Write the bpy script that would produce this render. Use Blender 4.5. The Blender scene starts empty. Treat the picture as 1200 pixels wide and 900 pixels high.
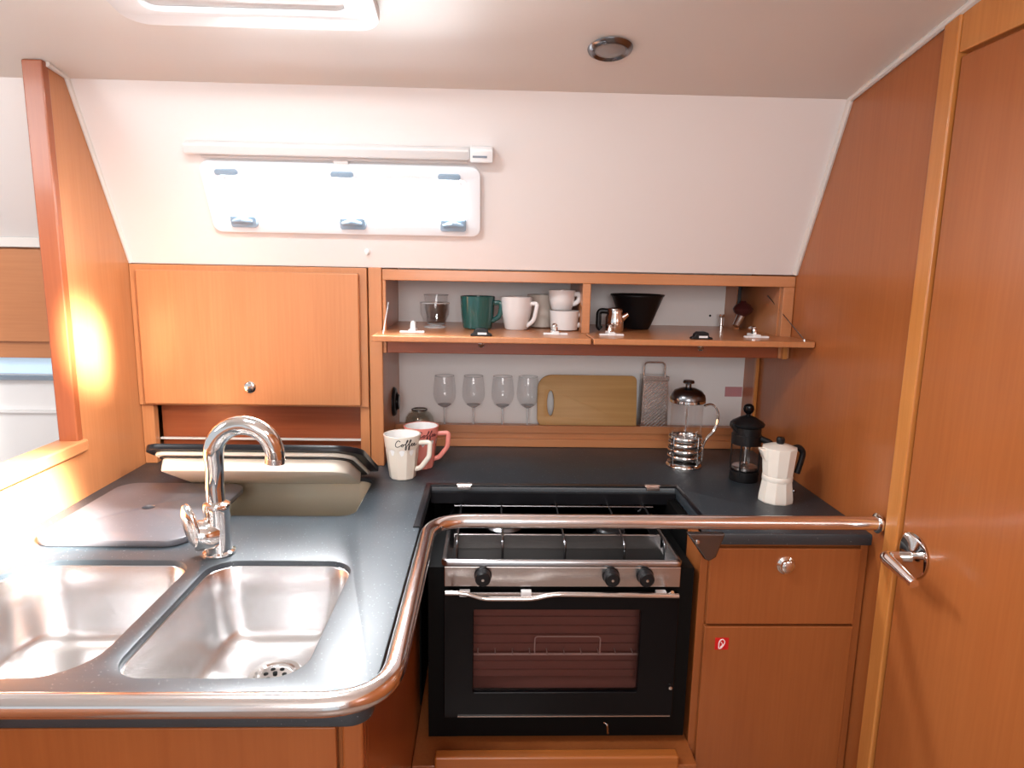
import bpy, bmesh, math, random
from math import pi, sin, cos, tan, radians as R
from mathutils import Vector, Matrix
random.seed(4)
C = bpy.context.scene.collection
Z = 0.90            # worktop height
XL, XR = -0.9485, 0.8245

# ------------------------------------------------------------------ materials
def mat(name, col, rough=.5, metal=0, **kw):
    m = bpy.data.materials.new(name); m.use_nodes = True
    b = m.node_tree.nodes['Principled BSDF']
    b.inputs['Base Color'].default_value = (*col, 1)
    b.inputs['Roughness'].default_value = rough
    b.inputs['Metallic'].default_value = metal
    for k, v in kw.items():
        b.inputs[k.replace('_', ' ')].default_value = v
    return m
def nodes(m): return m.node_tree.nodes, m.node_tree.links, m.node_tree.nodes['Principled BSDF']
def wood(name, c1, c2, grain=2, rough=.33, scale=1.0, coat=.25, spec=.4):
    m = mat(name, c1, rough, Coat_Weight=coat, Coat_Roughness=.12)
    n, l, b = nodes(m)
    b.inputs['Specular IOR Level'].default_value = spec
    tc = n.new('ShaderNodeTexCoord'); mp = n.new('ShaderNodeMapping')
    s = [90*scale]*3; s[grain] = 3.5*scale; mp.inputs['Scale'].default_value = s
    l.new(tc.outputs['Object'], mp.inputs['Vector'])
    n1 = n.new('ShaderNodeTexNoise'); n1.inputs['Scale'].default_value = 1.6; n1.inputs['Detail'].default_value = 5
    l.new(mp.outputs[0], n1.inputs['Vector'])
    mp2 = n.new('ShaderNodeMapping'); s = [9*scale]*3; s[grain] = 1.1*scale; mp2.inputs['Scale'].default_value = s
    l.new(tc.outputs['Object'], mp2.inputs['Vector'])
    n2 = n.new('ShaderNodeTexNoise'); n2.inputs['Scale'].default_value = 1.0; n2.inputs['Detail'].default_value = 3
    l.new(mp2.outputs[0], n2.inputs['Vector'])
    mx = n.new('ShaderNodeMath'); mx.operation = 'MULTIPLY_ADD'; mx.inputs[1].default_value = .5
    l.new(n1.outputs['Fac'], mx.inputs[0])
    m3 = n.new('ShaderNodeMath'); m3.operation = 'MULTIPLY'; m3.inputs[1].default_value = .5
    l.new(n2.outputs['Fac'], m3.inputs[0]); l.new(m3.outputs[0], mx.inputs[2])
    rp = n.new('ShaderNodeValToRGB'); rp.color_ramp.elements[0].position = .3; rp.color_ramp.elements[1].position = .68
    rp.color_ramp.elements[0].color = (*c2, 1); rp.color_ramp.elements[1].color = (*c1, 1)
    l.new(mx.outputs[0], rp.inputs[0]); l.new(rp.outputs[0], b.inputs['Base Color'])
    return m
def speckle(name, base, dots, rough, thr=.74, scale=260):
    m = mat(name, base, rough); n, l, b = nodes(m)
    tc = n.new('ShaderNodeTexCoord')
    v = n.new('ShaderNodeTexNoise'); v.inputs['Scale'].default_value = scale; v.inputs['Detail'].default_value = 1
    l.new(tc.outputs['Object'], v.inputs['Vector'])
    rp = n.new('ShaderNodeValToRGB'); rp.color_ramp.elements[0].position = thr-.03; rp.color_ramp.elements[1].position = thr+.03
    rp.color_ramp.elements[0].color = (*base, 1); rp.color_ramp.elements[1].color = (*dots, 1)
    l.new(v.outputs['Fac'], rp.inputs[0])
    v2 = n.new('ShaderNodeTexNoise'); v2.inputs['Scale'].default_value = 9; v2.inputs['Detail'].default_value = 6
    l.new(tc.outputs['Object'], v2.inputs['Vector'])
    mr = n.new('ShaderNodeMapRange'); mr.inputs[3].default_value = rough-.07; mr.inputs[4].default_value = rough+.12
    l.new(v2.outputs['Fac'], mr.inputs[0]); l.new(mr.outputs[0], b.inputs['Roughness'])
    mx = n.new('ShaderNodeMix'); mx.data_type = 'RGBA'; mx.blend_type = 'MULTIPLY'; mx.inputs[0].default_value = 1
    mr2 = n.new('ShaderNodeMapRange'); mr2.inputs[3].default_value = .75; mr2.inputs[4].default_value = 1.25
    l.new(v2.outputs['Fac'], mr2.inputs[0])
    l.new(rp.outputs[0], mx.inputs[6]); l.new(mr2.outputs[0], mx.inputs[7]); l.new(mx.outputs[2], b.inputs['Base Color'])
    return m
def _spec(m, v):
    m.node_tree.nodes['Principled BSDF'].inputs['Specular IOR Level'].default_value = v
def steel(name, col, rough, aniso_axis=None):
    m = mat(name, col, rough, 1); n, l, b = nodes(m)
    tc = n.new('ShaderNodeTexCoord'); mp = n.new('ShaderNodeMapping')
    s = [400, 400, 400]
    if aniso_axis is not None: s[aniso_axis] = 6
    mp.inputs['Scale'].default_value = s
    l.new(tc.outputs['Object'], mp.inputs['Vector'])
    v = n.new('ShaderNodeTexNoise'); v.inputs['Scale'].default_value = 1; l.new(mp.outputs[0], v.inputs['Vector'])
    mr = n.new('ShaderNodeMapRange'); mr.inputs[3].default_value = rough*.92; mr.inputs[4].default_value = rough*1.1
    l.new(v.outputs['Fac'], mr.inputs[0]); l.new(mr.outputs[0], b.inputs['Roughness'])
    return m
def glass(name, col=(1, 1, 1), rough=0.0, ior=1.45):
    m = mat(name, col, rough); b = m.node_tree.nodes['Principled BSDF']
    b.inputs['Transmission Weight'].default_value = 1; b.inputs['IOR'].default_value = ior
    return m
def thin_glass(name, tint=(.9, .9, .9), gl=.12, rough=.03):
    m = bpy.data.materials.new(name); m.use_nodes = True; n, l = m.node_tree.nodes, m.node_tree.links
    n.clear(); o = n.new('ShaderNodeOutputMaterial'); mx = n.new('ShaderNodeMixShader')
    t = n.new('ShaderNodeBsdfTransparent'); t.inputs[0].default_value = (*tint, 1)
    g = n.new('ShaderNodeBsdfGlossy'); g.inputs['Roughness'].default_value = rough
    fr = n.new('ShaderNodeLayerWeight'); fr.inputs[0].default_value = .25
    ad = n.new('ShaderNodeMath'); ad.operation = 'POWER'; ad.inputs[1].default_value = 2.2; ad2 = n.new('ShaderNodeMath'); ad2.operation = 'MULTIPLY_ADD'; ad2.inputs[1].default_value = .42; ad2.inputs[2].default_value = gl*.4; ad2.use_clamp = True
    l.new(fr.outputs['Facing'], ad.inputs[0]); l.new(ad.outputs[0], ad2.inputs[0]); l.new(ad2.outputs[0], mx.inputs[0])
    l.new(t.outputs[0], mx.inputs[1]); l.new(g.outputs[0], mx.inputs[2]); l.new(mx.outputs[0], o.inputs[0])
    return m
def emit(name, col, s):
    m = mat(name, col, .5); b = m.node_tree.nodes['Principled BSDF']
    b.inputs['Emission Color'].default_value = (*col, 1); b.inputs['Emission Strength'].default_value = s
    return m

W1, W2 = (.54, .225, .092), (.465, .178, .068)  # cherry paled in its colour for glare on the left cabinet and partition
M = dict(
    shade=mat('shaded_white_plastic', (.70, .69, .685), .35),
    hobm=mat('hob_steel', (.42, .42, .43), .22, 1),
    base=wood('cherry_base_dimmed', (.36, .112, .031), (.295, .084, .022), 2),  # cherry darkened in its colour for the light falling off low down
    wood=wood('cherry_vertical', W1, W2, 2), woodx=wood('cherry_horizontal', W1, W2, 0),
    woody=wood('cherry_depth', W1, W2, 1),
    bulk=wood('cherry_bulkhead', (.41, .130, .036), (.345, .101, .026), 2, rough=.3, coat=.35),
    oven_wood=wood('cherry_floor', (.46, .145, .03), (.34, .10, .02), 0),
    trimw=wood('maple_stile', (.62, .255, .066), (.50, .175, .038), 2, coat=.4),
    woodd=wood('cherry_red_edge', (.33, .085, .03), (.26, .06, .02), 0),
    woodv=wood('cherry_red_edge_vertical', (.36, .10, .035), (.28, .07, .025), 2),
    bamboo=wood('bamboo', (.62, .37, .14), (.47, .25, .08), 0, rough=.5, scale=.45, coat=0),
    white=mat('gelcoat_white', (.80, .755, .735), .34, Coat_Weight=.15, Coat_Roughness=.15),
    ceil=mat('headliner_cream', (.76, .725, .68), .5),
    lining=mat('niche_lining', (.86, .85, .84), .42),
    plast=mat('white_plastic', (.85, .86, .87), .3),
    greyp=mat('grey_plastic', (.22, .27, .33), .35),
    latchb=emit('backlit_latch_plastic', (.26, .36, .46), .10), framep=emit('backlit_frame_plastic', (.80, .82, .85), .10),  # weak emission imitates window light glowing through frame and latches
    counter=speckle('worktop_slate', (.022, .032, .041), (.22, .25, .28), .42),
    cover=speckle('sink_cover_slate', (.11, .11, .125), (.16, .17, .18), .34, .72, 180),
    cedge=mat('worktop_edge_black', (.008, .008, .010), .28, Specular_IOR_Level=.3),
    chrome=mat('chrome', (.84, .82, .80), .07, 1),
    rail=mat('polished_steel_tube', (.90, .87, .87), .15, 1),
    steel=mat('brushed_steel', (.62, .58, .56), .26, 1),
    basin=mat('satin_sink_steel', (.74, .73, .73), .27, 1),
    dsteel=mat('dark_steel', (.20, .20, .21), .25, 1),
    black=mat('black_plastic', (.008, .008, .009), .35, Specular_IOR_Level=.3),
    blackg=mat('black_gloss', (.003, .003, .004), .16, Specular_IOR_Level=.22),
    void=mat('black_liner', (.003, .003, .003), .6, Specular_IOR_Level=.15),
    cream=mat('cream_foam', (.80, .76, .66), .45),
    liner=mat('cool_box_liner', (.50, .46, .36), .45),
    glass=thin_glass('clear_glass', (.992, .994, .996), .07),
    glassr=mat('glass_rim', (.8, .82, .84), .05, 0, Alpha=.55),
    ovglass=thin_glass('oven_glass', (.75, .66, .64), .03),
    acryl=thin_glass('clear_acrylic', (.9, .9, .9), .08),
    ovin=mat('oven_enamel', (.40, .24, .22), .4),
    green=mat('green_glaze', (.015, .085, .078), .15, Coat_Weight=.4),
    wmug=mat('white_glaze', (.74, .71, .70), .2, Coat_Weight=.3),
    cmug=mat('cream_glaze', (.80, .73, .63), .25, Coat_Weight=.3),
    bmug=mat('beige_glaze', (.58, .52, .46), .3),
    pmug=mat('pink_glaze', (.80, .27, .22), .25, Coat_Weight=.3),
    inner=mat('mug_inner_white', (.86, .86, .85), .2),
    ink=mat('black_ink', (.01, .01, .012), .5), inkp=mat('dark_red_ink', (.10, .01, .015), .5),
    moka=mat('cream_enamel', (.84, .80, .72), .28, Coat_Weight=.3),
    red=mat('sign_red', (.62, .012, .012), .4), signw=mat('sign_white', (.9, .75, .75), .4),
    pinks=mat('faded_pink_label', (.55, .25, .27), .5),
    maroon=mat('dark_maroon', (.06, .014, .014), .3),
    seal=mat('white_sealant', (.72, .68, .64), .4),
    floorm=wood('teak_floor', (.34, .26, .21), (.26, .19, .15), 1),
    pane=emit('daylight_pane', (.93, .97, 1.0), 9.0),
    hatchp=emit('hatch_daylight', (.92, .96, 1.0), 2.2),
    blue=emit('blue_daylight', (.55, .74, .92), .35),
    lamp=mat('lamp_lens', (.30, .28, .27), .3),
)

_spec(M['counter'], .85); _spec(M['cover'], .9)
# ------------------------------------------------------------------ builders
ORG = {}
def link(o):
    C.objects.link(o); return o
def tag(o, label=None, cat=None, group=None, kind=None):
    if label: o['label'] = label
    if cat: o['category'] = cat
    if group: o['group'] = group
    if kind: o['kind'] = kind
    return o
def thing(name, loc, label=None, cat=None, group=None, kind=None):
    o = bpy.data.objects.new(name, None); o.empty_display_size = .02
    o.location = loc; ORG[o.name] = Vector(loc); link(o)
    return tag(o, label, cat, group, kind)
def obj(name, bm, m, parent=None, smooth=35, bevel=0, seg=2, local=False, kind=None):
    """world-space bmesh -> one mesh object, re-based on its parent's origin"""
    if not isinstance(bm, bmesh.types.BMesh): raise TypeError
    org = Vector((0, 0, 0))
    if parent is not None: org = ORG[parent.name]
    if not local and parent is not None:
        bmesh.ops.translate(bm, verts=bm.verts, vec=-org)
    me = bpy.data.meshes.new(name)
    bmesh.ops.recalc_face_normals(bm, faces=bm.faces)
    bm.to_mesh(me); bm.free()
    me.materials.append(M[m] if isinstance(m, str) else m)
    o = bpy.data.objects.new(name, me); link(o)
    ORG[o.name] = org
    if parent is not None: o.parent = parent
    if smooth:
        me.shade_smooth(); me.set_sharp_from_angle(angle=R(smooth))
    if bevel:
        b = o.modifiers.new('bevel', 'BEVEL'); b.width = bevel; b.segments = seg; b.limit_method = 'ANGLE'; b.angle_limit = R(40)
        b.harden_normals = True
    if kind: o['kind'] = kind
    return o
def solo(name, bm, m, label, cat, bevel=0, group=None, base=None, smooth=35):
    """single-mesh thing; origin moved to the base of the mesh"""
    vs = [v.co for v in bm.verts]
    b = Vector(base) if base else Vector(((min(v.x for v in vs)+max(v.x for v in vs))/2, (min(v.y for v in vs)+max(v.y for v in vs))/2, min(v.z for v in vs)))
    bmesh.ops.translate(bm, verts=bm.verts, vec=-b)
    o = obj(name, bm, m, bevel=bevel, smooth=smooth); o.location = b; ORG[o.name] = b
    return tag(o, label, cat, group)
def struct(name, bm, m, bevel=0, smooth=35):
    o = obj(name, bm, m, bevel=bevel, smooth=smooth); o['kind'] = 'structure'; return o
def B(*boxes, bm=None):
    """boxes as (x0,x1,y0,y1,z0,z1)"""
    bm = bm or bmesh.new()
    for (x0, x1, y0, y1, z0, z1) in boxes:
        vs = [bm.verts.new(p) for p in ((x0,y0,z0),(x1,y0,z0),(x1,y1,z0),(x0,y1,z0),(x0,y0,z1),(x1,y0,z1),(x1,y1,z1),(x0,y1,z1))]
        for f in ((0,3,2,1),(4,5,6,7),(0,1,5,4),(1,2,6,5),(2,3,7,6),(3,0,4,7)): bm.faces.new([vs[i] for i in f])
    return bm
def prism(pts, axis, a0, a1, bm=None):
    """polygon of 2-D pts extruded along axis; pts are the two other coordinates in xyz order"""
    bm = bm or bmesh.new()
    def P(p, a):
        q = list(p); q.insert(axis, a); return q
    lo = [bm.verts.new(P(p, a0)) for p in pts]; hi = [bm.verts.new(P(p, a1)) for p in pts]
    n = len(pts); bm.faces.new(lo); bm.faces.new(hi[::-1])
    for i in range(n): bm.faces.new((lo[i], lo[(i+1) % n], hi[(i+1) % n], hi[i]))
    return bm
def lathe(prof, cx=0, cy=0, cz=0, seg=40, bm=None, axis=None, cap=True, fac=None):
    """prof = [(r,z)...]; axis = Matrix to orient; fac = number of flat sides"""
    bm = bm or bmesh.new(); rings = []
    n = fac or seg
    for (r, z) in prof:
        if r < 1e-6: ring = [bm.verts.new((0, 0, z))]
        else: ring = [bm.verts.new((r*cos(2*pi*(i+.5)/n), r*sin(2*pi*(i+.5)/n), z)) for i in range(n)]
        rings.append(ring)
    vs = [v for r in rings for v in r]
    for a, b in zip(rings, rings[1:]):
        if len(a) == 1 and len(b) == 1: continue
        for i in range(n):
            j = (i+1) % n
            if len(a) == 1: bm.faces.new((a[0], b[j], b[i]))
            elif len(b) == 1: bm.faces.new((a[i], a[j], b[0]))
            else: bm.faces.new((a[i], a[j], b[j], b[i]))
    if cap:
        if len(rings[0]) > 1: bm.faces.new(rings[0][::-1])
        if len(rings[-1]) > 1: bm.faces.new(rings[-1])
    mtx = Matrix.Translation((cx, cy, cz)) @ (axis or Matrix.Identity(4))
    for v in vs: v.co = mtx @ v.co
    return bm
def toward(d):
    return Vector(d).to_track_quat('Z', 'Y').to_matrix().to_4x4()
def fillet(pts, r, n=6):
    """round the inner corners of a 3-D polyline"""
    pts = [Vector(p) for p in pts]; out = [pts[0]]
    for a, b, c in zip(pts, pts[1:], pts[2:]):
        u, v = (a-b), (c-b); rr = min(r, u.length*.49, v.length*.49)
        p0, p1 = b+u.normalized()*rr, b+v.normalized()*rr
        for i in range(n+1):
            t = i/n; out.append(p0*(1-t)**2+b*2*t*(1-t)+p1*t*t)
    out.append(pts[-1]); return out
def tube(path, r, bm=None, seg=16, cap=True, closed=False, flat=None):
    """sweep a circle (or an ellipse: flat=(a,b,upvector)) along a path; r may be a list"""
    bm = bm or bmesh.new(); P = [Vector(p) for p in path]; n = len(P)
    rs = r if isinstance(r, (list, tuple)) else [r]*n
    T = []
    for i in range(n):
        if closed: t = P[(i+1) % n]-P[i-1]
        else: t = P[min(i+1, n-1)]-P[max(i-1, 0)]
        T.append(t.normalized())
    up = flat[2] if flat else (Vector((0, 0, 1)) if abs(T[0].z) < .9 else Vector((1, 0, 0)))
    up = Vector(up); N = (up-T[0]*up.dot(T[0])).normalized(); rings = []
    for i in range(n):
        if flat: N = (up-T[i]*up.dot(T[i])).normalized()
        else: N = (N-T[i]*N.dot(T[i])).normalized()
        Bv = T[i].cross(N); ring = []
        for k in range(seg):
            a = 2*pi*k/seg; a1, b1 = (flat[0], flat[1]) if flat else (1, 1)
            ring.append(bm.verts.new(P[i]+(N*cos(a)*a1+Bv*sin(a)*b1)*rs[i]))
        rings.append(ring)
    m = n if closed else n-1
    for i in range(m):
        a, b = rings[i], rings[(i+1) % n]
        for k in range(seg): bm.faces.new((a[k], a[(k+1) % seg], b[(k+1) % seg], b[k]))
    if cap and not closed: bm.faces.new(rings[0][::-1]); bm.faces.new(rings[-1])
    return bm
def rrect(x0, x1, y0, y1, r, n=7):
    pts = []
    rs = r if isinstance(r, (list, tuple)) else [r]*4
    for (cx, cy, a0, rr) in ((x1-rs[0], y1-rs[0], 0, rs[0]), (x0+rs[1], y1-rs[1], 90, rs[1]), (x0+rs[2], y0+rs[2], 180, rs[2]), (x1-rs[3], y0+rs[3], 270, rs[3])):
        for i in range(n+1):
            a = R(a0+90*i/n); pts.append((cx+rr*cos(a), cy+rr*sin(a)))
    return pts
def plate(loops, t, bev=0, mtx=None):
    """outline with holes (2-D loops) -> solid plate of thickness t, from z=0 up to t"""
    cu = bpy.data.curves.new('outline', 'CURVE'); cu.dimensions = '2D'; cu.fill_mode = 'BOTH'
    cu.extrude = t/2-bev; cu.bevel_depth = bev; cu.bevel_resolution = 1; cu.offset = -bev
    for L in loops:
        s = cu.splines.new('POLY'); s.points.add(len(L)-1); s.use_cyclic_u = True
        for p, q in zip(s.points, L): p.co = (q[0], q[1], 0, 1)
    o = bpy.data.objects.new('outline', cu); C.objects.link(o)
    me = bpy.data.meshes.new_from_object(o.evaluated_get(bpy.context.evaluated_depsgraph_get()))
    bpy.data.objects.remove(o); bpy.data.curves.remove(cu)
    bm = bmesh.new(); bm.from_mesh(me); bpy.data.meshes.remove(me)
    bmesh.ops.remove_doubles(bm, verts=bm.verts, dist=1e-6)
    bmesh.ops.translate(bm, verts=bm.verts, vec=(0, 0, t/2))
    if mtx: bm.transform(mtx)
    return bm
def frame_mtx(o, ux, uy):
    ux, uy = Vector(ux).normalized(), Vector(uy).normalized(); uz = ux.cross(uy)
    m = Matrix((ux, uy, uz)).transposed().to_4x4(); m.translation = o; return m
def sweep_rings(rings, bm=None, closed_bottom=True):
    bm = bm or bmesh.new(); vr = [[bm.verts.new(p) for p in r] for r in rings]; n = len(vr[0])
    for a, b in zip(vr, vr[1:]):
        for i in range(n): bm.faces.new((a[i], a[(i+1) % n], b[(i+1) % n], b[i]))
    if closed_bottom: bm.faces.new(vr[-1])
    return bm

# ------------------------------------------------------------------ camera
cam = bpy.data.cameras.new('camera'); co = bpy.data.objects.new('camera', cam); link(co)
p_, yw, rl = .1719, .0331, .0184
F = Vector((sin(yw)*cos(p_), cos(yw)*cos(p_), -sin(p_)))
R0 = Vector((cos(yw), -sin(yw), 0)); U0 = R0.cross(F)
Rv = R0*cos(rl)+U0*sin(rl); Uv = U0*cos(rl)-R0*sin(rl)
mx = Matrix((Rv, Uv, -F)).transposed().to_4x4(); mx.translation = (0, 0, 1.45)
co.matrix_world = mx; cam.sensor_width = 36; cam.lens = 785.6/1200*36; cam.clip_start = .02
bpy.context.scene.camera = co

# ------------------------------------------------------------------ the setting
YC, ZC = 1.61, 1.846           # junction of ceiling and hull side
def cz(y): return ZC+(YC-y)*.185
struct('floor', B((-2.4, .9, -1.6, 2.3, -.05, 0)), 'floorm')
# ceiling with a soft coved junction
pf = [(2.05, 1.80), (1.70, 1.828), (1.61, 1.846), (1.53, 1.863), (1.219, 1.917), (.75, 1.985), (.2, 2.02), (-1.6, 2.02)]
struct('ceiling', prism(pf+[(-1.6, 2.08), (2.05, 2.08)], 0, -2.4, .90), 'ceil')
# sloping white hull side above the lockers
def panel(x0, x1, t=.03, y0=1.815, z0=1.444):
    return prism([(y0, z0), (YC+.001, ZC-.001), (YC-.02+.04, ZC+.03), (y0+t, z0)], 0, x0, x1)
struct('wall_hull_side', panel(XL, XR), 'white')
struct('wall_right', prism([(-1.6, 0), (1.245, 0), (1.245, 1.838), (-1.6, 1.838)], 0, XR+.012, XR+.05), 'bulk')
struct('wall_back_right', prism([(1.287, 0), (2.16, 0), (2.16, 1.80), (1.62, 1.846), (1.287, 1.905)], 0, XR, XR+.05), 'bulk')
struct('wall_niche', B((-.99, XR+.05, 2.13, 2.16, .0, 1.60)), 'lining')
# left partition: full height aft of the pass-through, low in front of it
struct('wall_left', prism([(-.6, 0), (2.16, 0), (2.16, 1.80), (1.62, 1.846), (1.542, 1.858), (1.542, 1.012), (-.6, 1.012)], 0, XL-.038, XL), 'wood')
struct('trim_1', B((XL-.042, XL+.002, 1.527, 1.549, 1.03, 1.862)), 'woodv', bevel=.004)          # jamb of the pass-through
struct('trim_2', B((XL-.055, XL+.010, -.6, 1.556, 1.008, 1.038)), 'woody', bevel=.006)           # sill
t3 = tube([(XL+.004, 1.813, 1.446), (XL+.004, 1.606, 1.846), (XL+.004, 1.54, 1.856)], .006, seg=8)
struct('trim_3', t3, 'seal')
struct('trim_4', tube([(XR-.005, 1.81, 1.446), (XR-.005, 1.605, 1.845), (XR-.005, 1.219, 1.914), (XR-.005, .6, 2.0)], .0075, seg=8), 'seal')
struct('trim_5', prism([(1.245, 0), (1.289, 0), (1.289, 1.91), (1.245, 1.915)], 0, XR-.008, XR+.05), 'trimw', bevel=.004)  # door post
struct('trim_6', prism([(-1.6, 1.838), (1.2449, 1.838), (1.2449, 1.915), (.75, 1.99), (.2, 2.03), (-1.6, 2.03)], 0, XR-.004, XR+.05), 'trimw', bevel=.003)
# door 1
d = thing('door_1', (XR, .9, .02), kind='structure')
obj('leaf', B((XR-.001, XR+.010, -.1, 1.240, .02, 1.832)), 'bulk', d, bevel=.003)
h = obj('handle', lathe([(0, 0), (.039, 0), (.043, .002), (.043, .004), (.036, .0065), (.014, .008), (.011, .010)], XR-.001, 1.196, .917, axis=toward((-1, 0, 0)) @ Matrix.Diagonal((1, 1, 1, 1)), seg=36), 'chrome', d)
obj('lever', tube(fillet([(XR-.008, 1.196, .913), (XR-.057, 1.192, .916), (XR-.066, 1.180, .917), (XR-.062, 1.098, .905)], .012, 6), [.0105]*1+[.0105]*6+[.0115]*8+[.0085], seg=18, flat=None), 'chrome', h)
# behind the camera: something for the chrome to reflect
struct('wall_rear', B((-1.0, -.35, -1.6, -1.55, 0, 2.05), (.35, .85, -1.6, -1.55, 0, 2.05)), 'white')
# saloon seen through the pass-through
struct('wall_salon', B((-2.4, -.99, 1.955, 2.0, 0, 1.50)), 'lining')
struct('wall_salon_hull', prism([(1.905, 1.508), (1.61, 1.85), (1.66, 1.88), (1.95, 1.53)], 0, -2.4, XL-.038), 'white')
struct('trim_7', B((-2.4, -.99, 1.89, 1.95, 1.480, 1.507)), 'seal', bevel=.003)
lk = thing('wall_locker', (-1.6, 1.95, 1.175), 'cherry locker with horizontal grain beyond the pass-through', 'locker')
obj('carcass', B((-2.3, -.992, 1.91, 1.955, 1.175, 1.480)), 'woodx', lk, bevel=.002)
obj('door', B((-2.25, -1.14, 1.895, 1.909, 1.222, 1.476)), 'woodx', lk, bevel=.003)
struct('window_3', B((-2.3, -1.10, 1.945, 1.953, 1.125, 1.172)), 'blue')
struct('trim_8', B((-2.4, -.99, 1.93, 1.954, 1.108, 1.118)), 'greyp')
struct('trim_9', B((-2.4, -.99, 1.94, 1.954, 1.010, 1.016)), 'lining')

# ------------------------------------------------------------------ hull window + blind on the sloping panel
SL = Vector((0, 1.815-YC, 1.444-ZC)).normalized()      # down the slope
NR = Vector((0, SL.z, -SL.y))                            # towards the cabin
if NR.y > 0: NR = -NR
def onpanel(x, s, n=0):      # s = distance down from the ceiling junction
    return Vector((x, YC, ZC))+SL*s+NR*n
PM = frame_mtx(onpanel(0, 0, 0), (1, 0, 0), -SL)         # u = x, v = up the slope, w = normal
LEN = math.hypot(1.815-YC, 1.444-ZC)
w = thing('window_1', onpanel(-.36, .35), kind='structure')
obj('frame', plate([rrect(-.70, -.030, -.352, -.174, .022), rrect(-.662, -.066, -.318, -.206, .012)], .016, .003, PM), 'framep', w)
obj('glazing', plate([rrect(-.668, -.060, -.324, -.200, .012)], .004, 0, PM @ Matrix.Translation((0, 0, .002))), 'pane', w)
obj('inner_rim', plate([rrect(-.658, -.070, -.314, -.210, .010), rrect(-.648, -.080, -.306, -.216, .008)], .010, .001, PM), 'framep', w)
for x in (-.637, -.362, -.105):
    obj('hinge', plate([rrect(x-.027, x+.027, -.204, -.190, .0065)], .010, .001, PM @ Matrix.Translation((0, 0, .011))), 'latchb', w)
for x in (-.618, -.349, -.098):
    l = obj('latch', plate([rrect(x-.032, x+.032, -.334, -.304, .006)], .016, .002, PM @ Matrix.Translation((0, 0, .011))), 'latchb', w)
    obj('latch_lever', tube([PM @ Vector((x+.024, -.316, .031)), PM @ Vector((x, -.309, .036)), PM @ Vector((x-.024, -.316, .031))], [.004, .007, .004], seg=10), 'latchb', l)
bl = thing('roller_blind', onpanel(-.36, .135), 'slim white roller blind cassette above the hull window', 'blind')
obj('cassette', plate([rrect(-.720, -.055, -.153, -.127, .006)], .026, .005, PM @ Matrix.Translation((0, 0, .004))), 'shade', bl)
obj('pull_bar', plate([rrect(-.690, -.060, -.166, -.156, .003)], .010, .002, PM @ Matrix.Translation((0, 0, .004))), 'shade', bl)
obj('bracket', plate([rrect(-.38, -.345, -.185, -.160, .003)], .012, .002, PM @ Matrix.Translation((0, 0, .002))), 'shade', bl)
e = obj('end_cap', plate([rrect(-.054, .000, -.156, -.125, .004)], .030, .003, PM @ Matrix.Translation((0, 0, .003))), 'plast', bl)
obj('slot', B((-.048, -.014, -.1435, -.139, .0325, .0345)), 'greyp', e)
for c in list(e.children):
    for v in c.data.vertices: v.co = (PM @ (v.co + ORG[bl.name])) - ORG[bl.name]
solo('snap_stud', lathe([(.007, 0), (.007, .004), (.003, .007), (.0045, .011), (0, .012)], *onpanel(-.325, .405), axis=toward(NR), seg=16), 'plast', 'tiny white stud on the hull panel below the window', 'stud')

# ------------------------------------------------------------------ ceiling hatch + lamp
ang = math.atan(.185)
CM = frame_mtx(Vector((0, 1.345, cz(1.345))), (1, 0, 0), Vector((0, -1, .185)))    # w points down-ish
if (CM.to_3x3() @ Vector((0, 0, 1))).z > 0: CM = frame_mtx(Vector((0, 1.345, cz(1.345))), (-1, 0, 0), Vector((0, -1, .185)))
hsgn = -1 if (CM.to_3x3() @ Vector((1, 0, 0))).x < 0 else 1
def hx(a, b): return (min(hsgn*a, hsgn*b), max(hsgn*a, hsgn*b))
w = thing('window_2', (-.42, 1.1, cz(1.1)), kind='structure')
a, b_ = hx(-.668, -.206); a2, b2 = hx(-.61, -.262); a3, b3 = hx(-.575, -.297)
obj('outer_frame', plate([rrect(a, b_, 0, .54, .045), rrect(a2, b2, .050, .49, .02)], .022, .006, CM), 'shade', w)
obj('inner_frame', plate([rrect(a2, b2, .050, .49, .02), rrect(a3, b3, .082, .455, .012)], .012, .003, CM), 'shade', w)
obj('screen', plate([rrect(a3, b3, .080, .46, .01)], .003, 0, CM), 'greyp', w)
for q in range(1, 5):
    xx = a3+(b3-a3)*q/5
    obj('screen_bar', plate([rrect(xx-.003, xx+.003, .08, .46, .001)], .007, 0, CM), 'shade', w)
AX = toward(CM.to_3x3() @ Vector((0, 0, 1)))
lp = thing('ceiling_light', (.229, 1.415, cz(1.415)), 'round chrome recessed spotlight in the cream ceiling', 'ceiling light')
obj('bezel', lathe([(.026, 0), (.042, 0), (.045, .002), (.043, .006), (.036, .010), (.030, .006), (.026, .002)], .229, 1.415, cz(1.415), axis=AX, cap=False), 'dsteel', lp)
obj('lens', lathe([(.031, .001), (.030, .006), (.018, .010), (0, .012)], .229, 1.415, cz(1.415), axis=AX), 'lamp', lp)

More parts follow.
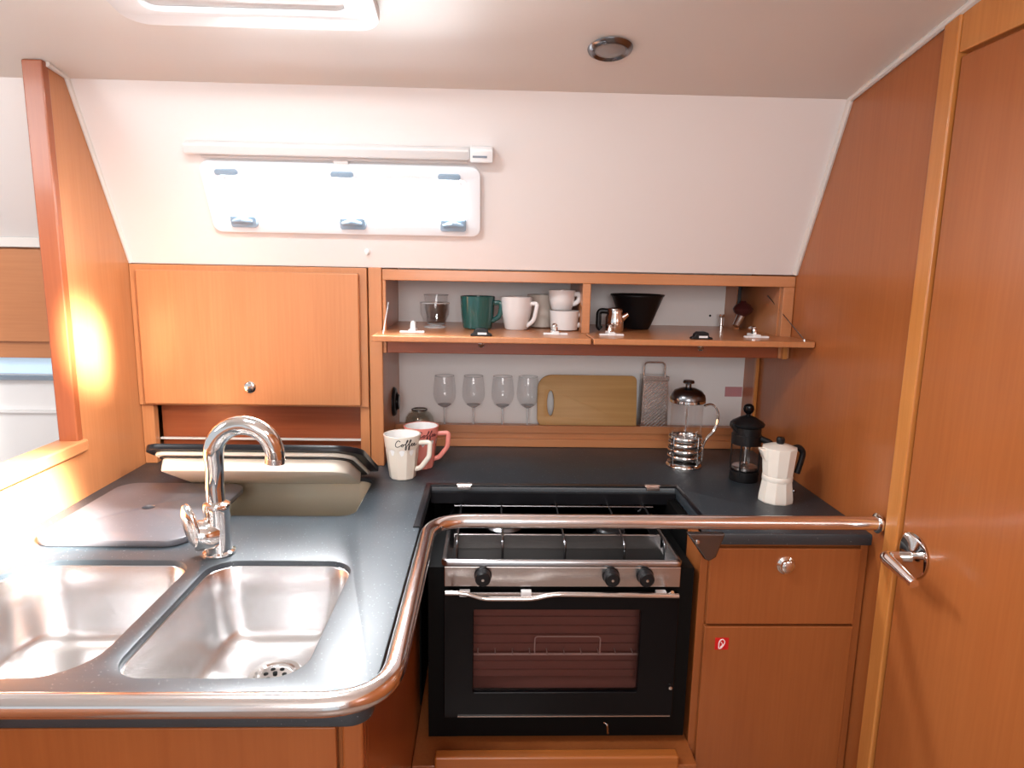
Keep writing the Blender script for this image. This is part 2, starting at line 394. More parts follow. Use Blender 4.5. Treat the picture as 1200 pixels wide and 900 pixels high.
# ------------------------------------------------------------------ worktop
YF, YP, XP, XQ, YB = 1.338, .765, -.146, .478, 1.635
r = .03
def arc(cx, cy, a0, a1, rr, n=6): return [(cx+rr*cos(R(a0+(a1-a0)*i/n)), cy+rr*sin(R(a0+(a1-a0)*i/n))) for i in range(n+1)]
outline = [(XL, YP)]+arc(XP-r, YP+r, -90, 0, r)+arc(XP+.004, YB-.004, 180, 90, .004, 2)+arc(XQ-.004, YB-.004, 90, 0, .004, 2)+arc(XQ+.02, YF+.02, 180, 270, .02)+[(XR, YF), (XR, 2.128), (XL, 2.128)]
SINK_R = (-.512, -.250, .832, 1.196); SINK_L = (-.862, -.546, .832, 1.196)
CB = (-.745, -.300, 1.428, 1.700)
holes = [rrect(*SINK_R, .050), rrect(*SINK_L, [.050, .085, .085, .075]), rrect(*CB, .035)]
wt = thing('worktop', (.1, 1.6, Z-.026), 'dark speckled slate-look worktop running in an L around the stove', 'worktop')
top = obj('slab', plate([outline]+holes, .026, .003, Matrix.Translation((0, 0, Z-.026))), 'counter', wt)
rim = obj('recess_rim', plate([[(XP-.014, 1.36), (XP-.0, 1.36), (XP-.0, YB), (XQ, YB), (XQ, 1.43), (XQ+.010, 1.43), (XQ+.010, YB+.016), (XP-.014, YB+.016)]], .004, .001, Matrix.Translation((0, 0, Z))), 'cedge', wt)
obj('recess_ledge', B((XP+.001, XQ-.001, YB-.012, YB+.02, Z-.04, Z-.012)), 'cedge', wt)
for x in (-.062, .418):
    hg = obj('lid_hinge', B((x-.017, x+.017, YB-.012, YB-.001, Z-.004, Z+.004), (x-.017, x+.017, YB+.003, YB+.014, Z, Z+.006)), 'steel', wt, bevel=.001)
    obj('hinge_pin', tube([(x-.019, YB+.001, Z+.005), (x+.019, YB+.001, Z+.005)], .004, seg=12), 'chrome', hg)
cb = obj('corner_bracket', prism([(.418, Z+.006), (.500, Z+.006), (.484, .853), (.470, .843), (.459, .848)], 1, 1.322, 1.338), 'dsteel', wt, bevel=.004)
obj('bracket_screw', lathe([(0, 0), (.004, 0), (.004, .002), (0, .003)], .441, 1.322, Z-.012, axis=toward((0, -1, 0)), seg=14), 'chrome', cb)

# sinks
def sink(name, x0, x1, y0, y1, rr, label, drain):
    t = thing(name, ((x0+x1)/2, (y0+y1)/2, .735), label, 'sink', 'pair of sink bowls')
    rings = []
    def ring(ins, z, extra):
        q = [max(.012, v+extra) for v in rr]
        return [(p[0], p[1], z) for p in rrect(x0+ins, x1-ins, y0+ins, y1-ins, q, 10)]
    seq = [(-.012, Z-.0265, .01), (-.011, Z-.0275, .01), (.0006, Z-.0275, 0), (.0006, Z-.010, 0), (.003, Z-.0095, 0), (.0045, Z-.012, 0), (.008, .83, 0), (.016, .775, 0), (.020, .762, .0), (.028, .749, .005), (.042, .741, .01), (.07, .737, .0), (.10, .7355, -.01), (.118, .735, -.015)]
    rings = [ring(*s) for s in seq]
    obj('bowl', sweep_rings(rings), 'basin', t, smooth=60)
    dx, dy = drain
    dr = obj('drain', lathe([(.046, .7375), (.043, .7405), (.036, .7395), (.032, .735), (.030, .737), (.024, .7385), (0, .740)], dx, dy, 0, cap=False, seg=36), 'chrome', t)
    hb = bmesh.new()
    for k in range(6):
        lathe([(0, 0), (.0042, 0), (.0042, .0012), (0, .0014)], dx+.016*cos(k*pi/3), dy+.016*sin(k*pi/3), .7385, seg=10, bm=hb)
    lathe([(0, 0), (.004, 0), (.004, .003), (0, .004)], dx, dy, .7395, seg=12, bm=hb)
    obj('strainer_hole', hb, 'void', dr)
    return t
sink('sink', *SINK_R, [.050]*4, 'smaller right-hand stainless sink bowl with its drain showing', (-.371, 1.085))
sink('sink', *SINK_L, [.050, .085, .085, .075], 'wider left-hand stainless sink bowl next to the left wall', (-.70, 1.02))

# tap
tp = thing('kitchen_faucet', (-.515, 1.228, Z), 'chrome swan-neck mixer tap standing between the two sinks', 'faucet')
obj('base', lathe([(.028, 0), (.030, .003), (.0295, .006), (.0245, .009), (.0243, .085), (.0255, .094), (.024, .100), (.017, .104)], -.515, 1.228, Z), 'chrome', tp)
pth = [(-.517, 1.232, .99), (-.519, 1.234, 1.03), (-.517, 1.235, 1.07)]
for i in range(0, 17):
    a = pi-pi*1.04*i/16; pth.append((-.460+.056*cos(a), 1.236-.006*sin(a/2), 1.095+.057*sin(a)))
obj('spout', tube(pth, [.0168]*3+[.0182]*15+[.0178]*2, seg=24), 'chrome', tp)
e = pth[-1]
obj('aerator', tube([e, (e[0]-.001, e[1], e[2]-.010)], .0186, seg=24), 'steel', tp)
cart = Vector((-.512, 1.224, .940)); dcv = Vector((-.88, -.40, .10)).normalized()
obj('cartridge', lathe([(.024, 0), (.0285, .010), (.0290, .036), (.0265, .041), (0, .042)], *cart, axis=toward(dcv)), 'chrome', tp)
fd = Vector((-.62, -.76, .12)).normalized(); lv = Vector((-.552, 1.199, .962))
obj('lever', tube([lv+Vector((.012, 0, -.036)), lv+Vector((.006, 0, -.026)), lv, lv+Vector((-.006, 0, .026)), lv+Vector((-.006, 0, .040)), lv+Vector((-.004, 0, .045))], [.010, .019, .023, .021, .014, .006], seg=24, flat=(.42, 1.05, fd)), 'chrome', tp)

# sink cover board lying on the counter
sc = thing('sink_cover', (-.735, 1.44, Z), 'grey round-cornered sink cover board lying on the worktop behind the left sink', 'board')
obj('board', plate([rrect(-.905+.012, -.592, 1.252, 1.606, .045), [(-.751+.013*cos(i*pi/8), 1.437+.013*sin(i*pi/8)) for i in range(16)]], .014, .003, Matrix.Translation((0, 0, Z+.0005))), 'cover', sc)
obj('finger_hole', lathe([(.0125, .0), (.0125, .001), (0, .0012)], -.751, 1.437, Z+.004), 'void', sc)

# cool box
cbx = thing('cool_box', (-.52, 1.56, .60), 'top-opening cream-lined cool box with raised black-edged lid', 'cool box')
def cr(ins, z): return [(p[0], p[1], z) for p in rrect(CB[0]+ins, CB[1]-ins, CB[2]+ins, CB[3]-ins, max(.035-ins*.3, .02))]
obj('liner', sweep_rings([cr(-.012, Z-.0265), cr(.0, Z-.0265), cr(.0005, Z-.010), cr(.004, Z-.008), cr(.012, .80), cr(.03, .62), cr(.05, .60)]), 'liner', cbx)
th = math.atan2(.124, .245)
LM = frame_mtx(Vector((0, 1.722, Z+.010)), (1, 0, 0), (0, -cos(th), sin(th)))   # v runs from hinge to the raised front, w = ux x uy
dn = (LM.to_3x3() @ Vector((0, 0, 1)))
sg = 1 if dn.z > 0 else -1      # w up or down
def lm(off): return LM @ Matrix.Translation((0, 0, off))
def slab(loop, z_lo, z_hi, bev=.002):
    """slab between two heights measured upward from the lid's underside"""
    lo, hi = (z_lo, z_hi) if sg > 0 else (-z_hi, -z_lo)
    return plate([loop], hi-lo, bev, lm(lo))
lid = obj('lid', slab(rrect(-.785, -.292, .0, .276, [.065, .045, .01, .01]), .0, .014), 'cedge', cbx)
obj('lid_panel', slab(rrect(-.765, -.312, .012, .262, [.055, .035, .01, .01]), -.009, -.0005, .003), 'cream', lid)
obj('gasket', slab(rrect(-.758, -.318, .018, .252, [.05, .03, .01, .01]), -.012, -.0085, .001), 'black', lid)
obj('insulation', slab(rrect(-.752, -.326, .06, .240, [.04, .02, .01, .01]), -.042, -.0115, .004), 'cream', lid)
obj('lid_hinge', B((-.54, -.50, 1.712, 1.726, Z+.001, Z+.010)), 'steel', cbx, bevel=.001)

# ------------------------------------------------------------------ grab rail
gr = thing('grab_rail', (-.1, 1.0, Z), 'polished steel tube rail bending round the worktop edge', 'rail')
zr = .937; xr_ = -.118
path = fillet([(XL-.03, .722, zr), (xr_, .722, zr), (xr_, 1.308, zr), (XR-.010, 1.308, zr)], .085, 12)
obj('tube', tube(path, .0145, seg=28), 'rail', gr)
obj('end_flange', lathe([(.015, 0), (.021, 0), (.021, .004), (.015, .006)], XR-.0085, 1.308, zr, axis=toward((-1, 0, 0)), cap=True), 'chrome', gr)
for (x, y, dx, dy) in ((-.60, .722, 0, .052),):
    obj('standoff', tube(fillet([(x, y, zr-.006), (x, y, zr-.034), (x+dx, y+dy, zr-.049)], .012, 4), .006, seg=12), 'chrome', gr)

# ------------------------------------------------------------------ peninsula base
pb = thing('sink_cabinet', (-.55, 1.0, 0), 'cherry base cabinet carrying the sinks, below the front rail', 'cabinet')
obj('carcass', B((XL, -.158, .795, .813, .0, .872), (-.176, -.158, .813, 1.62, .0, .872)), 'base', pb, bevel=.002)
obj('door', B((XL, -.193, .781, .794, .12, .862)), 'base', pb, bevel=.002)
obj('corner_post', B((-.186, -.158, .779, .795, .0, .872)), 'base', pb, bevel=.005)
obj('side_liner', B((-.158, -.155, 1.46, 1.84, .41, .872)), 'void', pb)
obj('rail_catch', lathe([(.006, 0), (.006, .006), (.003, .010), (0, .011)], -.158, .86, .855, axis=toward((1, 0, 0)), seg=14), 'chrome', pb)

# ------------------------------------------------------------------ right base cabinet
bc = thing('base_cabinet', (.65, 1.6, 0), 'cherry base cabinet with one drawer over a door, right of the stove', 'cabinet')
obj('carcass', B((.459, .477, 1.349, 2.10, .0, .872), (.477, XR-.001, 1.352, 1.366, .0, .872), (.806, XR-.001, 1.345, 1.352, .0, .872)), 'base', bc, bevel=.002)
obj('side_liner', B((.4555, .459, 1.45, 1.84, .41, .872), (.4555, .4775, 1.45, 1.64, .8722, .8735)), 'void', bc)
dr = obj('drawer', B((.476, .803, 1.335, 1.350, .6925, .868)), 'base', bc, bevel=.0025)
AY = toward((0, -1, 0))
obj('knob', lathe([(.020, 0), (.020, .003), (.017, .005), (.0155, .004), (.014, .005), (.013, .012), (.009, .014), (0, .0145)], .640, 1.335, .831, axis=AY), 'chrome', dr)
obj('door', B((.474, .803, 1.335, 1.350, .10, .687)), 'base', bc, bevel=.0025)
st = thing('fire_sticker', (.514, 1.3335, .648), 'small square red sticker with white flame mark on the right base door', 'sticker')
obj('backing', B((.499, .529, 1.3338, 1.3349, .633, .661)), 'red', st)
fl = fillet([(.508, 1.3334, .636), (.5075, 1.3334, .650), (.510, 1.3334, .656), (.516, 1.3334, .6585), (.521, 1.3334, .652), (.5185, 1.3334, .645), (.513, 1.3334, .637), (.5085, 1.3334, .636)], .003, 3)
sb = tube(fl, .0013, seg=6)
tube(fillet([(.5115, 1.3334, .652), (.515, 1.3334, .648), (.5155, 1.3334, .643), (.511, 1.3334, .639)], .002, 3), .0011, bm=sb, seg=6)
obj('flame_mark', sb, 'signw', st)

# ------------------------------------------------------------------ stove
sv = thing('gas_stove', (.16, 1.55, .40), 'stainless gimballed gas stove with black glazed oven door', 'stove')
SX0, SX1, SY, SYB = -.128, .448, 1.352, 1.80
obj('body', B((SX0, -.04, SY, SYB, .41, .815), (.35, SX1, SY, SYB, .41, .815), (-.04, .35, 1.60, SYB, .41, .815), (-.04, .35, SY, 1.60, .41, .515), (-.04, .35, SY, 1.60, .745, .815)), 'void', sv)
obj('oven_cavity', B((-.04, -.036, SY+.001, 1.60, .515, .745), (.346, .35, SY+.001, 1.60, .515, .745), (-.036, .346, 1.412, 1.60, .515, .745), (-.036, .346, SY+.001, 1.412, .515, .519),
    *[(-.034, .344, 1.406, 1.4125, .53+.022*i, .538+.022*i) for i in range(10)]), 'ovin', sv)
rk = bmesh.new()
tube([(-.033, 1.385, .591), (.343, 1.385, .591)], .0026, bm=rk, seg=8)
for i in range(10): tube([(-.02+.039*i, 1.378, .593), (-.02+.039*i, 1.404, .593)], .0014, bm=rk, seg=6)
tube(fillet([(.108, 1.385, .592), (.108, 1.385, .634), (.256, 1.385, .634), (.256, 1.385, .592)], .008, 4), .0016, bm=rk, seg=6)
obj('oven_rack', rk, 'plast', sv)
# hob: pressed steel tray with raised rolled rim
hob = sweep_rings([[(p[0], p[1], z) for p in rrect(-.099+i, .417-i, 1.332+i, 1.76-i, max(.014-i*.5, .006))] for (i, z) in ((.003, .8255), (.0, .827), (0, .834), (.002, .8375), (.007, .839), (.011, .837), (.015, .822), (.024, .810))])
obj('hob_top', hob, 'hobm', sv)
obj('tray_divider', B((-.078, .398, 1.452, 1.458, .811, .848)), 'steel', sv, bevel=.001)
obj('burner_deck', B((-.075, .394, 1.459, 1.735, .8105, .815)), 'blackg', sv)
gt = bmesh.new(); GZ = .868
tube([(-.085, 1.60, GZ-.006), (.414, 1.60, GZ-.006)], .0024, bm=gt, seg=8)
for x in (-.068, .032, .170, .302, .392):
    tube(fillet([(x, 1.392, .811), (x, 1.392, .850), (x, 1.41, .856), (x, 1.70, .864), (x, 1.705, .815)], .012, 5), .0028, bm=gt, seg=8)
obj('grate', gt, 'dsteel', sv)
for (x, y) in ((.04, 1.56), (.29, 1.50)):
    bu = obj('burner', lathe([(.045, .819), (.045, .826), (.034, .832), (.034, .838)], x, y, 0), 'dsteel', sv)
    obj('burner_cap', lathe([(.032, .838), (.033, .843), (.028, .847), (0, .848)], x, y, 0), 'black', bu)
obj('control_panel', B((-.092, .413, 1.332, 1.352, .780, .8255)), 'steel', sv, bevel=.002)
for x in (-.010, .262, .335):
    k = obj('control_knob', lathe([(.0185, 0), (.0185, .004), (.0165, .006), (.0160, .024), (.013, .027), (0, .0275)], x, 1.332, .808, axis=AY, seg=28), 'black', sv)
    obj('knob_mark', lathe([(.003, 0), (.003, .001), (0, .0012)], x, 1.3045, .808, axis=AY, seg=10), 'chrome', k)
dr = obj('oven_door', plate([rrect(-.093, .414, .470, .763, .004), rrect(-.029, .332, .532, .727, .004)], .018, .002, frame_mtx(Vector((0, 1.350, 0)), (1, 0, 0), (0, 0, 1))), 'blackg', sv, smooth=0)
obj('door_glass', B((-.034, .337, 1.338, 1.341, .527, .732)), 'ovglass', dr)
obj('door_handle', tube(fillet([(-.087, 1.288, .788), (-.045, 1.288, .788), (-.010, 1.288, .7755), (.095, 1.288, .7755), (.135, 1.288, .786), (.398, 1.288, .783)], .03, 6), .0048, seg=14), 'chrome', dr)
for x in (-.075, .385): obj('handle_post', tube([(x, 1.290, .790), (x, 1.334, .7600)], .0035, seg=10), 'chrome', dr)
obj('top_strip', B((-.085, .402, 1.326, 1.334, .7625, .7695)), 'steel', dr, bevel=.001)
for x in (-.048, .082, .370): obj('clip', B((x-.011, x+.011, 1.318, 1.330, .764, .776)), 'plast', dr, bevel=.001)
obj('bottom_highlight', B((-.062, .408, 1.329, 1.333, .474, .4765)), 'steel', dr)  # thin bright strip in place of the highlight along the door bottom
obj('side_pin', lathe([(.004, 0), (.004, .004), (0, .005)], .405, 1.33, .545, axis=AY, seg=12), 'chrome', dr)
obj('latch_hook', tube(fillet([(.265, 1.346, .448), (.272, 1.342, .446), (.274, 1.340, .424)], .004, 4), .0020, seg=8), 'chrome', sv)
for s, x0, x1 in ((-1, XP+.002, SX0), (1, SX1, .459)):
    obj('gimbal_pivot', tube([(x0, 1.58, .74), (x1+.001, 1.58, .74)], .010, seg=14), 'dsteel', sv)
# rear liner of the recess
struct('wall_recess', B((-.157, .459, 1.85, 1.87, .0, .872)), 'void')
sp = thing('stove_platform', (.16, 1.5, 0), 'cherry floor ledge with fiddle strip beneath the stove', 'platform')
obj('shelf', B((-.157, .458, 1.275, 1.84, .36, .398)), 'base', sp, bevel=.002)
obj('fiddle', B((-.108, .415, 1.262, 1.290, .385, .428)), 'oven_wood', sp, bevel=.006)
obj('toe_board', B((-.157, .458, 1.30, 1.32, .02, .36)), 'base', sp)

# ------------------------------------------------------------------ left wall cabinet with nook
wc = thing('wall_cabinet', (-.64, 1.9, Z), 'cherry wall cabinet with one closed flap door, over the cool box', 'cabinet')
obj('carcass', B((XL+.001, -.330, 1.806, 2.12, 1.066, 1.442)), 'wood', wc, bevel=.002)
dd = obj('door', B((-.925, -.349, 1.789, 1.805, 1.072, 1.428)), 'wood', wc, bevel=.0045, seg=3)
obj('knob', lathe([(.016, 0), (.016, .003), (.0135, .005), (.012, .004), (.011, .011), (0, .0125)], -.643, 1.789, 1.122, axis=AY), 'chrome', dd)
obj('nook_post', B((XL+.001, -.915, 1.815, 1.84, Z, 1.066)), 'wood', wc, bevel=.002)
obj('nook_post', B((-.356, -.330, 1.815, 1.84, Z, 1.066)), 'wood', wc, bevel=.002)
obj('nook_back', B((-.915, -.356, 1.860, 1.875, Z, 1.066)), 'woodd', wc)
obj('nook_rail', B((-.915, -.356, 1.842, 1.850, .962, .967)), 'seal', wc)
obj('side_panel', B((-.327, -.291, 1.808, 2.128, Z, 1.444)), 'wood', wc, bevel=.003)
so = thing('wall_socket', (-.291, 1.995, 1.045), 'round black socket on the cabinet side behind the mugs', 'socket')
AXp = toward((1, 0, 0))
obj('plate', lathe([(.044, 0), (.044, .003), (.040, .008), (.030, .010), (.028, .006), (0, .006)], -.291, 1.995, 1.045, axis=AXp), 'black', so)
obj('cap', lathe([(.024, .006), (.024, .014), (.021, .018), (0, .019)], -.291, 1.995, 1.045, axis=AXp), 'blackg', so)

# ------------------------------------------------------------------ open shelf unit
SZ = 1.277
su = thing('shelf_unit', (.26, 1.97, 1.22), 'open cherry two-bay shelf unit with folded-down doors below the white hull panel', 'shelf')
obj('frame', B((-.2905, XR-.001, 1.812, 1.832, 1.411, 1.440), (-.2905, -.281, 1.812, 1.832, 1.216, 1.411), (.793, XR-.001, 1.812, 1.832, 1.216, 1.411), (.246, .268, 1.812, 1.832, SZ, 1.411)), 'woodx', su, bevel=.002)
obj('lower_rail', B((-.281, .793, 1.816, 1.832, 1.216, SZ-.016)), 'woodd', su, bevel=.002)
obj('shelf_board', B((-.2905, XR-.001, 1.812, 2.128, SZ-.016, SZ)), 'woodx', su)
obj('top_board', B((-.2905, XR-.001, 1.832, 2.128, 1.425, 1.436)), 'woodx', su)
obj('partition', B((.249, .265, 1.832, 2.128, SZ, 1.425)), 'wood', su)
obj('end_panel', B((.745, .758, 2.03, 2.128, SZ, 1.425), (.79, XR-.001, 1.832, 2.128, SZ, 1.425)), 'wood', su)
obj('support_block', B((.800, .812, 1.800, 1.812, 1.216, SZ-.016)), 'trimw', su)
def flap(x0, x1, lx, hx_, label):
    f = obj('flap_door', B((x0, x1, 1.667, 1.811, SZ-.0145, SZ+.001)), 'wood', su, bevel=.003)
    l = obj('latch', prism([(lx-.028, SZ+.001), (lx+.028, SZ+.001), (lx+.026, SZ+.006), (lx+.018, SZ+.008), (lx+.016, SZ+.018), (lx+.006, SZ+.021), (lx-.012, SZ+.020), (lx-.019, SZ+.014), (lx-.020, SZ+.008), (lx-.026, SZ+.006)], 1, 1.690, 1.712), 'black', f, bevel=.002)
    obj('latch_label', B((lx-.009, lx+.013, 1.6885, 1.690, SZ+.005, SZ+.010)), 'plast', l)
    obj('knob', lathe([(.009, 0), (.009, .003), (.006, .006), (.008, .011), (.005, .014), (0, .015)], lx, 1.70, SZ-.0145, axis=toward((0, 0, -1)), seg=18), 'chrome', f)
    for (a, tall) in hx_:
        hg = obj('hinge', B((a-.032, a+.032, 1.748, 1.762, SZ+.001, SZ+.006), (a-.009, a+.009, 1.745, 1.80, SZ+.001, SZ+.010)), 'plast', f, bevel=.0015)
        obj('hinge_arm', tube(fillet([(a, 1.77, SZ+.009), (a, 1.772, SZ+.024), (a, 1.80, SZ+.022)], .006, 4), [.0075]*2+[.007]*4+[.006], seg=10), 'plast' if tall else 'chrome', hg)
    return f
f1 = flap(-.296, .2525, -.024, [(-.205, True), (.17, False)], '')
f2 = flap(.2580, .8225, .540, [(.318, False), (.705, False)], '')
obj('stay', tube([(-.272, 1.700, SZ+.002), (-.276, 1.822, SZ+.075)], .0013, seg=6), 'plast', f1)
obj('stay', tube([(.809, 1.700, SZ+.002), (.786, 1.90, 1.385)], .0013, seg=6), 'dsteel', f2)
obj('stay_eye', lathe([(.004, 0), (.004, .004), (0, .006)], .809, 1.70, SZ+.001, seg=12), 'chrome', f2)
for x in (.100, .505): obj('striker', B((x-.018, x+.018, 1.833, 1.845, 1.411, 1.419)), 'plast', su, bevel=.001)

# low shelf behind the worktop
ls = thing('counter_shelf', (.26, 2.07, Z), 'low cherry ledge with a lip along the back of the worktop', 'shelf')
obj('board', B((-.291, XR-.001, 2.034, 2.128, .938, .950)), 'woodx', ls)
obj('lip', B((-.291, XR-.001, 2.020, 2.034, .945, .969), (-.291, XR-.001, 2.028, 2.040, .925, .947), (-.291, XR-.001, 2.020, 2.034, .9005, .926)), 'woodx', ls, bevel=.002)
obj('corner_strip', B((.812, XR-.001, 2.006, 2.020, Z, 1.26)), 'trimw', ls, bevel=.002)

# ------------------------------------------------------------------ mugs and cups
def ring_path(cx, cy, cz_, ang, pts): 
    """points (radial, z) in the vertical plane at angle ang"""
    return [Vector((cx+r_*cos(ang), cy+r_*sin(ang), cz_+z_)) for r_, z_ in pts]
def mug(name, x, y, z, rt, rb, h, m, ang, label, hr=.020, hz=(.25, .8), inner='inner', fac=None, cat='mug', group=None, handle_r=.0045, prof=None, square=False):
    t = thing(name, (x, y, z), label, cat, group)
    if prof is None:
        prof = [(rb*.8, 0), (rb, .003), (rb+(rt-rb)*.5, h*.5), (rt, h-.001)]
    outer = prof
    pr = outer+[(rt-.001, h), (rt-.0035, h-.001), (rt-.0045, h*.6), (rb-.004, .006), (0, .006)]
    obj('body', lathe([(0, 0)]+pr, x, y, z, seg=48), m, t)
    obj('interior', lathe([(rt-.0034, h-.002), (rt-.0040, h*.6), (rb-.0035, .0065), (0, .0065)], x, y, z, seg=48, cap=False), inner, t)
    def rad(zz):
        for (r0, z0), (r1, z1) in zip(outer, outer[1:]):
            if z0 <= zz <= z1: return r0+(r1-r0)*(zz-z0)/max(1e-9, z1-z0)
        return rt
    z1, z0 = h*hz[1], h*hz[0]
    if square: pts = [(rad(z1)-.002, z1), (rad(z1)+hr+.004, z1+.002), (rad(z1)+hr, z1-(z1-z0)*.52), (rad(z0)+hr*.35, z0+.006), (rad(z0)-.002, z0-.004)]
    else: pts = [(rad(z1)-.002, z1), (rad(z1)+hr, z1+.002), (rad(z0)+hr, z0+(z1-z0)*.25), (rad(z0)-.002, z0)]
    p = fillet(ring_path(x, y, z, ang, pts), .006 if square else .018, 6)
    obj('handle', tube(p, handle_r, seg=12, flat=(1.0, 1.5, (cos(ang+pi/2), sin(ang+pi/2), 0))), m, t)
    return t
def mug_facet(x, y, m, ang, label, ink, n=10, rot=0.0, group='faceted coffee mugs on the worktop'):
    """tall latte mug: round rim band, faceted below, squared handle"""
    h = .118; rt = .0485; rb = .034
    t = thing('coffee_mug', (x, y, Z), label, 'mug', group)
    bm = bmesh.new(); N = 80
    def rr(a, z):
        base = rb+(rt-rb)*(z/h)**.9
        k = max(0, min(1, (.083+.004*abs(sin(n*(a-rot)/2))-z)/.006))
        half = pi/n; d_ = ((a-rot) % (2*half))-half
        flat = cos(half)/cos(d_)
        return base*(1-k+k*flat*.995)
    zs = [0, .002, .02, .05, .074, .080, .083, .086, .090, .10, h-.001]
    rings = [[bm.verts.new((x+rr(2*pi*i/N, z)*(.94 if z == 0 else 1)*cos(2*pi*i/N), y+rr(2*pi*i/N, z)*(.94 if z == 0 else 1)*sin(2*pi*i/N), Z+z)) for i in range(N)] for z in zs]
    for (r_, z) in ((rt-.0015, h), (rt-.004, h-.001)):
        rings.append([bm.verts.new((x+r_*cos(2*pi*i/N), y+r_*sin(2*pi*i/N), Z+z)) for i in range(N)])
    for a, b in zip(rings, rings[1:]):
        for i in range(N): bm.faces.new((a[i], a[(i+1) % N], b[(i+1) % N], b[i]))
    bm.faces.new(rings[0][::-1])
    obj('body', bm, m, t, smooth=14)
    obj('interior', lathe([(rt-.0035, h-.0012), (rt-.0055, h*.7), (rb-.003, .008), (0, .007)], x, y, Z, seg=48, cap=False), 'inner', t)
    R_ = lambda z: rb+(rt-rb)*(z/h)
    pts = [(R_(.095)-.003, .096), (R_(.095)+.030, .099), (R_(.09)+.028, .060), (R_(.04)+.010, .028), (R_(.03)-.004, .024)]
    p = fillet(ring_path(x, y, Z, ang, pts), .008, 6)
    obj('handle', tube(p, .0050, seg=12, flat=(.9, 1.3, (cos(ang+pi/2), sin(ang+pi/2), 0))), m, t)
    # handwritten word, strokes wrapped round the rim band
    strokes = [
        [(.235, .80), (.20, .95), (.12, .93), (.03, .55), (.02, .22), (.10, .10), (.20, .22), (.27, .36)],                       # C
        [(.27, .36), (.31, .48), (.36, .46), (.37, .26), (.31, .16), (.27, .30), (.31, .46), (.40, .40)],                        # o
        [(.40, .40), (.50, .60), (.57, .95), (.53, 1.02), (.49, .70), (.46, .10), (.44, -.25), (.49, -.22), (.50, .22), (.56, .38)],   # f
        [(.56, .38), (.64, .62), (.71, .97), (.67, 1.04), (.63, .70), (.60, .08), (.58, -.28), (.63, -.24), (.64, .20), (.69, .30)],   # f
        [(.69, .30), (.76, .42), (.78, .52), (.73, .52), (.71, .30), (.75, .18), (.82, .28)],                                    # e
        [(.82, .28), (.88, .42), (.90, .52), (.85, .52), (.83, .30), (.87, .18), (.94, .24), (1.0, .36)],                        # e
    ]
    ib = bmesh.new(); a0, aw, zb, zh = ang-R(100)+0.10, R(74), .090, .021
    for s in strokes:
        pp = []
        for (u, v) in s:
            z = zb+v*zh; a = a0+(u)*aw; r_ = rr(a, z)+.0003
            pp.append((x+r_*cos(a), y+r_*sin(a), Z+z))
        tube(fillet(pp, .0025, 3), .00105, bm=ib, seg=6)
    obj('lettering', ib, ink, t)
    return t
mug_facet(-.228, 1.712, 'cmug', R(-12), 'cream faceted mug reading Coffee in black script', 'ink', rot=.1)
mug_facet(-.188, 1.806, 'pmug', R(-5), 'pink faceted mug reading Coffee, behind the cream one', 'inkp', rot=.2)
gh = SZ+.0005
mug('mug', -.038, 1.905, gh, .049, .041, .092, 'green', R(-8), 'dark green mug on the left shelf bay', hr=.020, inner='green', prof=[(.036, 0), (.041, .004), (.046, .04), (.048, .07), (.049, .091)])
mug('mug', .072, 1.905, gh, .046, .033, .092, 'wmug', R(-28), 'tall white tapered mug right next to the green mug', hr=.020, hz=(.12, .80), handle_r=.0040, prof=[(.029, 0), (.033, .004), (.043, .055), (.046, .091)])
mug('mug', .150, 1.985, gh, .044, .036, .096, 'bmug', R(-30), 'beige mug at the back between two white mugs', hr=.026, hz=(.2, .78), inner='bmug')
mug('cup', .208, 1.900, gh, .042, .038, .056, 'wmug', R(-15), 'low white cup at the bottom of the stack of two', hr=.014, hz=(.25, .8), cat='cup', group='stacked white cups')
mug('cup', .200, 1.905, gh+.057, .038, .029, .056, 'wmug', R(-20), 'white cup stacked on top of another cup', hr=.014, hz=(.3, .8), cat='cup', group='stacked white cups', prof=[(.026, 0), (.029, .003), (.037, .03), (.038, .055)])

# tumblers
def tumbler(x, y, z, rt, rb, h, label, flutes=False):
    t = thing('glass_tumbler', (x, y, z), label, 'glass', 'tumblers in the left shelf bay')
    pr = [(0, 0), (rb, 0), (rb+.001, .004), (rb+(rt-rb)*.45, h*.4), (rt*.985, h*.55), (rt, h), (rt-.0018, h), (rt-.003, h*.55), (rb-.001, h*.22), (0, h*.16)]
    obj('bowl', lathe(pr, x, y, z, seg=36, fac=12 if flutes else None), 'glass', t)
    obj('rim', tube([(x+rt*cos(a*pi/16), y+rt*sin(a*pi/16), z+h) for a in range(32)], .0011, seg=6, closed=True), 'glassr', t)
    obj('foot', tube([(x+rb*cos(a*pi/16), y+rb*sin(a*pi/16), z+.002) for a in range(32)], .0018, seg=6, closed=True), 'glassr', t)
    return t
tumbler(-.160, 1.920, gh, .042, .030, .070, 'clear glass tumbler at the front of the left shelf bay')
tumbler(-.165, 2.030, gh, .036, .026, .088, 'taller cut glass tumbler behind another glass', True)
